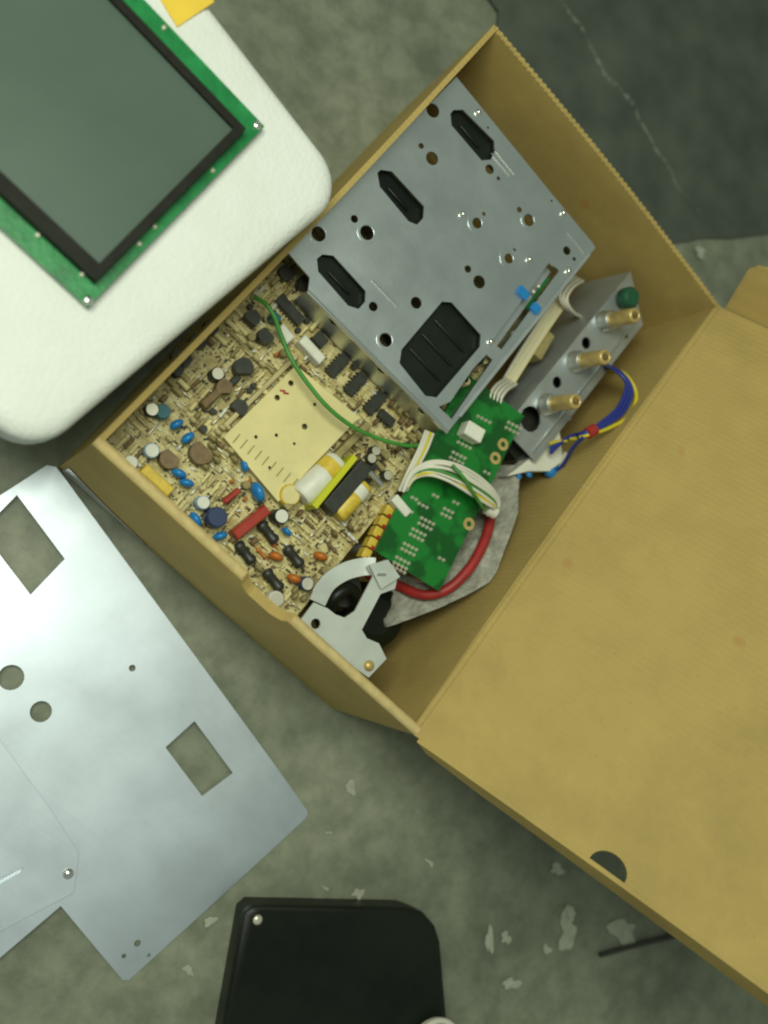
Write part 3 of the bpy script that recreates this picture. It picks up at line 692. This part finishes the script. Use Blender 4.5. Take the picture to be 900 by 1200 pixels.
for tries in range(9000):
    if cnt >= 290: break
    x = BX0 + .004 + .0026 * rnd.randrange(0, 58); y = BY0 + .004 + .0013 * rnd.randrange(0, 148)
    if inside(x, y) or x > BX1 - .004: continue
    cell = random.Random(int(x / .024) * 91 + int(y / .02) * 17)
    ori = cell.choice((0, 90)); fam = [cell.choice(kinds), cell.choice(kinds)]
    k, m, a = rnd.choice(fam) if rnd.random() < .72 else rnd.choice(kinds)
    r = max(a[0] * (.5 if k in ('res', 'jump', 'film') else 1), .003)
    lx, ly = (r, .0016) if ori == 0 else (.0016, r)
    if any((x - q) ** 2 + (y - p) ** 2 < (rr * .85 + r * .5) ** 2 for q, p, rr in taken): continue
    comp(k, m, 0, 0, ori + rnd.uniform(-2, 2), 0, *a, rad=r * .66, xy=(x, y)); cnt += 1

# solder tails, links and chip parts too small to tell apart
rnd = random.Random(23)
tiny = {'dark': G(), 'brown': G(), 'cream': G(), 'cream_dark': G(), 'white_part': G()}
for i in range(1500):
    x = rnd.uniform(BX0 + .002, BX1 - .002); y = rnd.uniform(BY0 + .002, .2)
    if inside(x, y): continue
    m = rnd.choice(('dark', 'dark', 'brown', 'brown', 'cream', 'cream', 'cream_dark', 'white_part'))
    l, w_, h = rnd.uniform(.0008, .0036), rnd.uniform(.0006, .0013), rnd.uniform(.0006, .0030)
    tiny[m].box((x, y, ZC + h / 2), (l, w_, h), R_(rnd.choice((0, 90, 0, 90, 45)) + rnd.uniform(-6, 6)))
for m, g in tiny.items(): g.build('tiny_parts', m, mb, kind='stuff')
# ---------------------------------------------------------------- chassis: punched plate on a folded frame
ZT = 0.115
ch = thing('metal_chassis', 'grey punched metal chassis with long slots, sitting on the circuit board in the box', 'chassis', (.08, .25, ZC))
def z2(pts): return pxs([(320 + x * .4889, 60 + y * .4889) for x, y in pts], ZT)
X0, X1, Y0, Y1 = .0055, .1535, .1625, .342
out = [PX(335, 293, ZT).to_2d()[:], PX(363, 325, ZT).to_2d()[:], PX(361, 341, ZT).to_2d()[:], PX(525, 506, ZT).to_2d()[:], PX(698, 290, ZT).to_2d()[:], PX(535, 90, ZT).to_2d()[:]]
slots = [z2([(425, 150), (432, 141), (455, 140), (530, 215), (531, 240), (522, 260), (500, 262), (428, 178)]),
         z2([(250, 292), (258, 284), (285, 288), (362, 372), (360, 400), (345, 416), (325, 408), (256, 325)]),
         z2([(105, 498), (118, 487), (145, 490), (222, 575), (221, 600), (205, 618), (180, 610), (108, 528)]),
         z2([(405, 600), (428, 602), (498, 680), (496, 708), (392, 830), (365, 826), (303, 748), (308, 715)]),
         z2([(662, 506), (686, 526), (548, 716), (524, 696)]),
         z2([(480, 760), (512, 727), (526, 740), (428, 882), (397, 852), (425, 840)])]
hl = [(383, 142, 17), (381, 257, 16), (355, 227, 7), (519, 283, 12), (540, 305, 5), (109, 438, 17), (225, 435, 17), (195, 402, 9), (489, 412, 13), (505, 390, 5), (613, 405, 15), (590, 380, 7), (565, 497, 12), (578, 477, 5), (494, 553, 16), (467, 522, 9), (704, 478, 11), (722, 498, 5), (343, 603, 14), (240, 612, 11), (270, 692, 16), (515, 183, 3), (668, 359, 3)]
for x, y, r in hl:
    c = z2([(x, y)])[0]; slots.append(circ(c[0], c[1], r * .4889 / 2080 * 1.18, 14))
G().plate([out] + slots, .0014, lambda x, y, h: (x, y, ZT + h), grid=(20, 20), smooth=False).build('top_plate', 'zinc', ch)
# pressed collars round some of the holes
for x, y, r in ((489, 412, 30), (565, 497, 30), (225, 435, 28), (109, 438, 27), (613, 405, 27), (270, 692, 27)):
    c = z2([(x, y)])[0]; k = .4889 / 2080; q = next(h for h in hl if h[0] == x)
    G().plate([circ(*c, r * k, 20), circ(*c, (q[2] * 1.18 + 1) * k, 20)], .0005, lambda X, Y, h: (X, Y, ZT + .0004 + h)).build('collar', 'zinc', ch, bevel=.0002)
for x, y in ((491, 148), (453, 392), (695, 389), (613, 500), (707, 528), (521, 697)):
    c = z2([(x, y)])[0]; G().lathe((*c, ZT), [(.0021, 0), (.0021, .001), (.0013, .0022), (.0004, .0025)], n=12).build('stud', 'chrome', ch)
for (xa_, ya_), (xb_, yb_) in (((530, 236), (578, 296)), ((522, 246), (566, 298)), ((235, 548), (298, 613)), ((705, 435), (746, 486))):
    a = z2([(xa_, ya_)])[0]; b = z2([(xb_, yb_)])[0]; dx, dy = b[0] - a[0], b[1] - a[1]
    G().box(((a[0] + b[0]) / 2, (a[1] + b[1]) / 2, ZT + .0005), (math.hypot(dx, dy), .0011, .001), math.atan2(dy, dx)).build('embossed_rib', 'chrome', ch)
# folded side walls
xs0 = PX(361, 341, ZT).x; ysd = PX(420, 400, ZT).y
ya = PX(361, 341, ZT).y; yb = PX(525, 506, ZT).y; xb2 = PX(525, 506, ZT).x
def side(x0, y0, x1, y1, z0, z1, name='side_wall', holes=True):
    d = Vector((x1 - x0, y1 - y0)); l = d.length; d.normalize()
    lp = [[(0, z0), (l, z0), (l, z1), (0, z1)]]
    if holes: lp += [circ(l * f, (z0 + z1) / 2 + .006, .0028, 10) for f in (.2, .55, .85)]
    nrm = Vector((d.y, -d.x))
    G().plate(lp, .0013, lambda s, z, h: (x0 + d.x * s + nrm.x * h, y0 + d.y * s + nrm.y * h, z)).build(name, 'zinc', ch)
side(xs0, ya + .0015, xb2 - .0016, yb + .0015, ZC + .004, ZT - .0015)
x9, y9 = PX(525, 506, ZT).to_2d()[:]; x8, y8 = PX(698, 290, ZT).to_2d()[:]
side(x9 - .0002, y9 + .002, x8 - .0002, y8 - .002, ZC - .02, ZT - .0015)
side(X0 + .001, Y1 - .001, X1 - .003, Y1 - .001, ZC - .0, ZT - .0015, holes=False)
# bright folded lip along the near edge
a = PX(361, 341, ZT); b = PX(525, 506, ZT); G().tube([a + Vector((0, -.0004, -.0006)), b + Vector((0, -.0004, -.0006))], .0016, 8, 1).build('folded_lip', 'chrome', ch)
a = PX(538, 488, ZT); b = PX(690, 298, ZT); d = b - a; G().box((a + b) / 2 + Vector((0, 0, .0006)), (d.length, .0022, .0010), math.atan2(d.y, d.x)).build('edge_strip', 'zinc_matt', ch, bevel=.0003)
# black ribbed blocks that show in the slots
def grow(pts, k):
    cx = sum(p[0] for p in pts) / len(pts); cy = sum(p[1] for p in pts) / len(pts); return [(cx + (x - cx) * k, cy + (y - cy) * k) for x, y in pts]
for i, s in enumerate(slots[:4]):
    sp_ = grow(s, 1.12)
    blk = G().plate([sp_], .012, lambda x, y, h: (x, y, ZT - .0045 + h)).build('black_block', 'black_plastic', ch)
    cx = sum(p[0] for p in s) / len(s); cy = sum(p[1] for p in s) / len(s)
    nr, ln = (3, .030) if i == 3 else (1, .020)
    for k in range(nr):
        yy = cy + (k - (nr - 1) / 2) * .0135
        G().lathe((cx - ln / 2, yy, ZT - .0042), [(.0002, 0), (.0012, .002), (.0012, ln - .002), (.0002, ln)], (1, 0, 0), 8).build('rib', 'black_plastic', blk)
# slide parts inside the long slot
cA, cB, cC, cD = (Vector(q) for q in slots[4])
mid0 = (cA + cB) / 2; mid1 = (cC + cD) / 2
d = mid1 - mid0; ang = math.atan2(d.y, d.x)
G().box((*((mid0 + mid1) / 2), ZT - .009), (d.length, .005, .004), ang).build('slide_rail', 'zinc_matt', ch)
G().box((*(mid0 + d * .22), ZT - .012), (.03, .012, .002), ang).build('slide_board', 'pcb_green', ch)
for x, y, sx in ((597, 580, .009), (627, 617, .007)):
    c = z2([(x, y)])[0]; G().box((*c, ZT + .0008), (.0062, sx, .003), ang).build('blue_slider', 'blue', ch, bevel=.0005)
for x, y in ((640, 562), (628, 575), (645, 590)):
    c = z2([(x, y)])[0]; G().blob((*c, ZT - .002), .0016, .0016, .0016).build('contact', 'solder', ch)

rnd = random.Random(3)
for i in range(16):
    t = rnd.random(); u = 520 + t * 46 + rnd.uniform(-8, 8); v = 470 - t * 60 + rnd.uniform(-8, 8); p = PX(u, v, ZT - .012)
    if rnd.random() < .5: G().box((p.x, p.y, ZT - .016), (.006, .004, .012), rnd.uniform(0, 3)).build('capacitor', rnd.choice(('cream', 'yellow_part', 'white_part', 'olive')), ch, bevel=.0005)
    else: G().lathe((p.x, p.y, ZT - .022), [(.003, 0), (.003, .012), (.0022, .013)], n=10).build('capacitor', rnd.choice(('cream', 'brown', 'dark', 'cream_dark')), ch)
p = PX(540, 445, ZT - .024); G().box((p.x, p.y, ZT - .0235), (.03, .05, .0015), R_(0)).build('sub_board', 'board', ch)
# ---------------------------------------------------------------- green solder-side board
ZG = 0.098
q0 = PX(435, 655, ZG); q1 = PX(515, 693, ZG); q2 = PX(610, 496, ZG)
gx = (q1 - q0).to_2d(); gy = (q2 - q1).to_2d(); gw = gx.length; gl = gy.length; gx.normalize(); gy.normalize(); gx = Vector((gy.y, -gy.x)); q0 = Vector((*(q1.to_2d() - gx * gw), ZG))
gb = thing('green_board', 'small green circuit board, solder side up, beside the metal chassis in the box', 'circuit board', ((q0.x + q1.x) / 2, (q0.y + q2.y) / 2, .03))
def GB(x, y, z=0): p = q0.to_2d() + gx * x + gy * y; return Vector((p.x, p.y, ZG + z))
G().plate([[(0, 0), (gw, 0), (gw, gl + .006), (0, gl + .006)]], .0018, lambda x, y, h: GB(x, y, h)).build('board', 'pcb_traces', gb, bevel=.0003)
G().plate([[(.004, .004), (gw - .004, .004), (gw - .004, gl), (.004, gl)]], .006, lambda x, y, h: GB(x, y, -.003 + h)).build('component_layer', 'dark', gb)
for x, y in ((.006, .006), (gw - .006, .006), (gw - .006, gl - .004), (.006, gl - .004)):
    p = GB(x, y); G().cyl((p.x, p.y, .0052), (p.x, p.y, ZG - .0085), .003, 8).build('leg', 'white_part', gb)
jm = G().lathe((0, 0, 0), [(.0014, 0), (.0011, .0009), (.0005, .0017)], n=7).mesh('solder_joint'); 
def joint(u, v): p = PX(u, v, ZG); put('solder_joint', jm, 'solder', gb, (p.x, p.y, ZG))
# pairs of rows of joints (image steps follow the board's own axes)
def rows(u, v, n, m, du=4.6, dv=2.4, eu=-3.0, ev=6.2):
    for i in range(n):
        for j in range(m): joint(u + du * i + eu * j, v + dv * i + ev * j)
for u, v in ((494, 607), (484, 620), (474, 637), (465, 653)): rows(u, v, 4, 2)
rows(460, 664, 4, 1); rows(540, 512, 4, 2); rows(531, 530, 4, 2); rows(560, 488, 4, 1); rows(596, 495, 4, 2)
rows(483, 583, 2, 1); rows(491, 590, 3, 1); rows(508, 580, 2, 1); rows(521, 596, 3, 2); rows(515, 654, 2, 1); rows(568, 553, 2, 1); rows(532, 588, 2, 1); rows(478, 598, 2, 1)
pm = G().plate([circ(0, 0, .0042, 14), circ(0, 0, .0019, 10)], .0006, lambda x, y, h: (x, y, .0007 + h)).mesh('pad')
for u, v in ((589, 521), (580, 537), (549, 614)):
    p = PX(u, v, ZG); put('pad', pm, 'brass', gb, (p.x, p.y, ZG))
p = PX(552, 507, ZG + .006); G().box(p, (.014, .010, .011), R_(15)).build('connector', 'white_part', gb, bevel=.001)

# ---------------------------------------------------------------- white wire bundle over the green board
wb = thing('wire_bundle', 'looped bundle of thin white and green wires lying over the green board', 'wires', (*PX(530, 560, ZG).to_2d(), ZG))
rnd = random.Random(5)
for i in range(8):
    o = i - 3.5; m = 'wire_green' if i == 4 else ('wire_yellow' if i == 6 else 'wire_white')
    j = lambda s: rnd.uniform(-s, s)
    P = [PX(474 + o * .5, 575 - o * .4, ZC + .02), PX(484 + o * .6, 557 + o * 1.0, ZG + .008), PX(503 + j(2), 549 + o * 2.2, ZG + .015), PX(527 + j(2), 553 + o * 3.2 + j(1), ZG + .019 + j(.002)), PX(552 + j(2), 566 + o * 3.9 + j(1), ZG + .019), PX(573 + j(1) - o * .3, 580 + o * 3.2, ZG + .015), PX(581 - o * .8, 590 + o * 1.6, ZG + .011), PX(580 - o * 1.0, 598 + o * .5, ZG + .008), PX(573 - o * .6, 603 + o * .2, ZG + .004)]
    G().tube(P, .00115, 6, 6).build('wire', m, wb)
P = [PX(530, 545, ZG + .024), PX(545, 562, ZG + .026), PX(556, 580, ZG + .022), PX(568, 598, ZG + .012)]; G().tube(P, .0012, 6, 6).build('wire', 'wire_green', wb)
for i in range(4):
    o = i * 2.8; G().tube([PX(499 + o, 505 + o * .4, ZG + .003), PX(491 + o, 526 + o * .3, ZG + .006), PX(478 + o, 553, ZG + .005), PX(468 + o, 575, ZC + .016)], .0012, 6, 5).build('wire', 'wire_white' if i != 2 else 'wire_yellow', wb)
p = PX(575, 600, ZG + .006); G().tube([p + Vector((-.004, 0, 0)), p + Vector((.003, .002, 0))], .0045, 8, 1).build('wrap', 'wire_white', wb)

gwire = G().tube([PX(298, 348, ZC + .012), PX(312, 357, ZC + .017), PX(322, 372, ZC + .018), PX(329, 392, ZC + .021), PX(341, 420, ZC + .024), PX(361, 450, ZC + .024), PX(386, 479, ZC + .024), PX(415, 501, ZC + .022), PX(447, 515, ZC + .020), PX(475, 522, ZC + .018), PX(492, 522, ZC + .017)], .0014, 8, 6)
gwire.build('green_wire', 'wire_green', None, label='single green wire arching across the cream circuit board', category='wire')

# ---------------------------------------------------------------- connector box
cbx = thing('connector_box', 'grey metal connector box with brass sockets wedged between chassis and box wall', 'connector box', (.205, .28, .03))
ZK = 0.092
k0 = PX(590, 502, ZK).to_2d(); k1 = PX(739, 318, ZK).to_2d(); kd = k1 - k0; kl = kd.length; kd.normalize(); kn = Vector((kd.y, -kd.x))
tilt = R_(7); kw = .036
def KB(s, t, h=0):
    p = k0 + kd * s + kn * (t * cos(tilt) + h * sin(tilt)); return Vector((p.x, p.y, ZK - t * sin(tilt) + h * cos(tilt)))
def ks(u, v):
    z = ZK
    for _ in range(4):
        p = PX(u, v, z); t = (p.to_2d() - k0).dot(kn) / cos(tilt); z = ZK - t * sin(tilt)
    return ((p.to_2d() - k0).dot(kd), t)
kh = [circ(*ks(u, v), r, 12) for u, v, r in ((687, 402, .0044), (653, 448, .0042), (622, 491, .0092), (734, 394, .0016), (667, 490, .0018))]
G().plate([[(.0, 0), (kl, 0), (kl - .018, kw), (.004, kw)]] + kh, .0014, lambda s, t, h: KB(s, t, h)).build('top_face', 'zinc_matt', cbx, bevel=.0003)
G().plate([[(.0, -.0014), (kl, -.0014), (kl, -.052), (.0, -.052)]], .0014, lambda s, q, h: KB(s, .0014 + h, q)).build('side_face', 'zinc_matt', cbx)
G().plate([[(.004, -.0014), (kl - .018, -.0014), (kl - .018, -.05), (.004, -.05)]], .0014, lambda s, q, h: KB(s, kw - h - .0014, q)).build('side_face', 'zinc_matt', cbx)
G().plate([[(.003, .003), (kl - .02, .003), (kl - .02, kw - .003), (.003, kw - .003)]], .03, lambda s, t, h: KB(s, t, -.018 + h)).build('inner_block', 'dark', cbx)
a, b = KB(.006, kw * .80, .0003), KB(kl - .018, kw * .80, .0003); G().tube([a, b], .0011, 8, 1).build('folded_ridge', 'zinc', cbx)
for u, v in ((706, 377), (672, 424), (638, 474)):
    s, t = ks(u, v); ax = (KB(s, t, 1) - KB(s, t, 0))
    con = G().lathe(KB(s, t, 0), [(.0078, 0), (.0078, .003), (.0070, .0035), (.0070, .010), (.0062, .0108)], ax, 18).build('socket', 'zinc', cbx)
    G().lathe(KB(s, t, .0105), [(.0050, 0), (.0053, .0008), (.0053, .020), (.0046, .0225), (.0032, .0225), (.0032, .021), (.0005, .021)], ax, 18).build('sleeve', 'brass', con)
    G().lathe(KB(s, t, .031), [(.0018, 0), (.0018, .0028), (.001, .003)], ax, 8).build('pin', 'brown', con)
s, t = ks(727, 351); ax = KB(s, t, 1) - KB(s, t, 0)
mat('green_knob', (0.012, 0.09, 0.045), 0.5)
G().lathe(KB(s, t, 0), [(.0035, 0), (.0035, .003), (.0075, .004), (.0078, .011), (.006, .013)], ax, 14).build('knob', 'green_knob', cbx)
# ribbons of white wire between chassis and connector box
def fan(u, v, n, z, label, du=4, dv=2.2):
    t = thing('wire_loop', label, 'wires', (*PX(u, v, z).to_2d(), z - .02), None)
    for i in range(n):
        o = i - (n - 1) / 2
        P = [PX(u + 14 + o * du, v - 18 + o * dv, z - .014), PX(u + 2 + o * du, v - 10 + o * dv, z), PX(u - 5 + o * du, v + 4 + o * dv, z + .003), PX(u + 2 + o * du, v + 18 + o * dv, z - .004), PX(u + 12 + o * du, v + 24 + o * dv, z - .02)]
        G().tube(P, .00125, 6, 6).build('wire', 'wire_white', t)
fan(665, 345, 3, .094, 'short loop of white wires by the green knob of the connector box')
fan(585, 465, 4, .094, 'short loop of white wires entering the connector box by its large hole')
jt = thing('ribbon_cable', 'pale flat cable tucked between the metal chassis and the connector box', 'cable', (*PX(625, 400, .07).to_2d(), .06))
for i in range(6):
    o = i * 3.0; G().tube([PX(655 + o * .55, 345 + o * .7, .084), PX(636 + o * .55, 372 + o * .7, .088), PX(610 + o * .55, 412 + o * .7, .084), PX(590 + o * .5, 445 + o * .7, .078)], .0014, 6, 4).build('strand', 'cream' if i % 2 else 'wire_white', jt)
p = PX(627, 402, .078)
tp = G().box(p, (.016, .022, .014), R_(8)); tp.build('relay', 'olive', None, bevel=.001, label='small olive brown relay block in the gap beside the metal chassis', category='relay')

# ---------------------------------------------------------------- blue and yellow cable with its plug
cab = thing('cable_loop', 'loop of blue and yellow wires with a red tie by the hinge wall', 'cable', (*PX(700, 490, .06).to_2d(), .05))
zc = .114
def cw(off, m):
    P = [PX(712 + off, 434 + off, zc - .035), PX(728 + off, 436 + off * .4, zc - .006), PX(743 + off, 458 + off, zc + .002), PX(735 + off, 484 + off, zc + .004), PX(712 + off * .6, 500 + off * .7, zc + .004), PX(688, 509 + off * .4, zc + .004), PX(665, 515 + off * .2, zc - .012), PX(645, 522 - off, zc - .024)]
    G().tube(P, .0014, 7, 6).build('wire', m, cab)
for o in (-6, -3, -9): cw(o, 'wire_blue')
cw(2.5, 'wire_yellow')
p = PX(688, 508, zc + .004); q = PX(697, 503, zc + .004)
G().tube([p, (p + q) / 2, q], .0042, 10, 2).build('tie', 'wire_red', cab)
G().tube([PX(684, 512, zc + .003), PX(672, 524, zc - .01), PX(662, 541, zc - .025), PX(654, 552, zc - .034)], .0015, 7, 5).build('wire', 'wire_blue', cab)
plug = thing('white_plug', 'white plastic connector with blue crimps at its end, under the connector box', 'connector', (*PX(630, 535, .07).to_2d(), .06))
pl_ = pxs([(594, 558), (628, 532), (640, 505), (655, 500), (660, 540), (643, 552), (620, 552)], .082)
G().plate([pl_], .012, lambda x, y, h: (x, y, .082 + h)).build('housing', 'white_part', plug, bevel=.0012)
for u, v, r in ((645, 553, .0058), (638, 548, .004), (620, 556, .0028), (608, 558, .0026), (650, 546, .0035)):
    p = PX(u, v, .078); G().blob(p, r, r * .8, r * .7).build('crimp', 'blue', plug)
G().tube([PX(655, 549, .078), PX(660, 540, .082), PX(663, 530, .083)], .0018, 6, 3).build('sleeve', 'wire_white', plug)

# ---------------------------------------------------------------- foam, red cable, bracket, transformer
def slope(x): return .045 + (x - .2) * 1.3
def PS(u, v, dz=0):
    z = .07
    for _ in range(25): p = PX(u, v, z); z = .5 * z + .5 * (slope(p.x) + dz)
    return PX(u, v, z)
fo = [PS(u, v).to_2d()[:] for u, v in ((560, 545), (612, 545), (606, 600), (588, 672), (584, 688), (520, 712), (455, 735), (440, 700), (500, 640))]
fo = [(min(x, W - T - .003), y) for x, y in fo]
G().plate([fo], .003, lambda x, y, h: (x, y, slope(x) + h + .0026 * sin(x * 150 + y * 60) * sin(y * 130) + .0016 * sin(x * 310 + y * 240) + .0009 * sin(x * 620 - y * 410)), grid=(26, 26), smooth=True).build('foam_sheet', 'foam', None, label='crumpled grey foam sheet packed under the green board', category='foam sheet')
G().tube([PS(430, 672, .012), PS(462, 684, .008), PS(495, 697, .008), PS(525, 690, .008), PS(550, 666, .008), PS(566, 638, .008), PS(574, 612, .008), PS(573, 590, .008), PS(560, 560, .006)], .0035, 10, 6).build('red_cable', 'wire_red', None, label='thick red cable curving round the end of the green board', category='cable')
ZR = 0.108
br = thing('metal_bracket', 'white coated T shaped metal bracket by the near wall of the cardboard box', 'bracket', (*PX(410, 740, ZR).to_2d(), .03))
bo = pxs([(352, 727), (368, 706), (384, 713), (393, 720), (404, 724), (416, 716), (437, 676), (430, 664), (452, 656), (466, 675), (463, 690), (446, 696), (424, 738), (430, 748), (444, 754), (453, 772), (432, 794), (412, 780)], ZR)
bh = [circ(*PX(370, 731, ZR).to_2d()[:], .0032, 12)]
mat('coated', (0.52, 0.56, 0.52), 0.45, 0.15, var=0.06, vscale=60)
G().plate([bo] + bh, .0016, lambda x, y, h: (x, y, ZR + h)).build('plate', 'coated', br, bevel=.0005)
fl = pxs([(430, 662), (452, 656), (466, 676), (444, 690)], ZR)
G().plate([fl], .0014, lambda x, y, h: (x, y, ZR + .0035 + h)).build('tab', 'coated', br, bevel=.0005)
p = PX(447, 673, ZR + .005); G().box(p, (.006, .0012, .001), R_(40)).build('slot_mark', 'chrome', br)
p = PX(432, 780, ZR); G().lathe((p.x, p.y, ZR), [(.0034, 0), (.0034, .001), (.002, .0024), (.0006, .0026)], n=12).build('screw', 'brass', br)
arm = [PX(372, 706, ZR - .012), PX(384, 684, ZR - .010), PX(404, 670, ZR - .008), PX(426, 664, ZR - .006), PX(440, 664, ZR - .003)]
g = G(); P = spline(arm, 6); V = []
for i, q in enumerate(P):
    t = (P[min(i + 1, len(P) - 1)] - P[max(0, i - 1)]).normalized(); s_ = Vector((-t.y, t.x, 0)).normalized() * .0055
    V += [q - s_, q + s_, q + s_ - Vector((0, 0, .0015)), q - s_ - Vector((0, 0, .0015))]
g.add(V, [(4 * i + a, 4 * i + (a + 1) % 4, 4 * i + 4 + (a + 1) % 4, 4 * i + 4 + a) for i in range(len(P) - 1) for a in range(4)] + [(3, 2, 1, 0)], False).build('arm', 'coated', br)
p = PX(405, 752, ZR); G().cyl((p.x, p.y, .0052), (p.x, p.y, ZR - .0017), .004, 10).build('foot', 'coated', br)
tr = thing('transformer', 'black round transformer under the white metal bracket', 'transformer', (*PX(430, 710, .05).to_2d(), .0052))
p = PX(440, 722, .06); G().lathe((p.x, p.y, .0052), [(.022, 0), (.023, .002), (.023, .05), (.020, .056), (.012, .058)], n=24).build('core', 'black_plastic', tr)
p2 = PX(402, 694, .075); G().lathe((p2.x, p2.y + .002, .03), [(.013, 0), (.014, .002), (.014, .04), (.011, .046)], n=20).build('winding', 'dark', tr)
G().tube([PX(385, 722, .085), PX(392, 700, .092), PX(410, 690, .092), PX(418, 705, .085), PX(408, 722, .07)], .004, 8, 6).build('lead', 'black_plastic', tr)
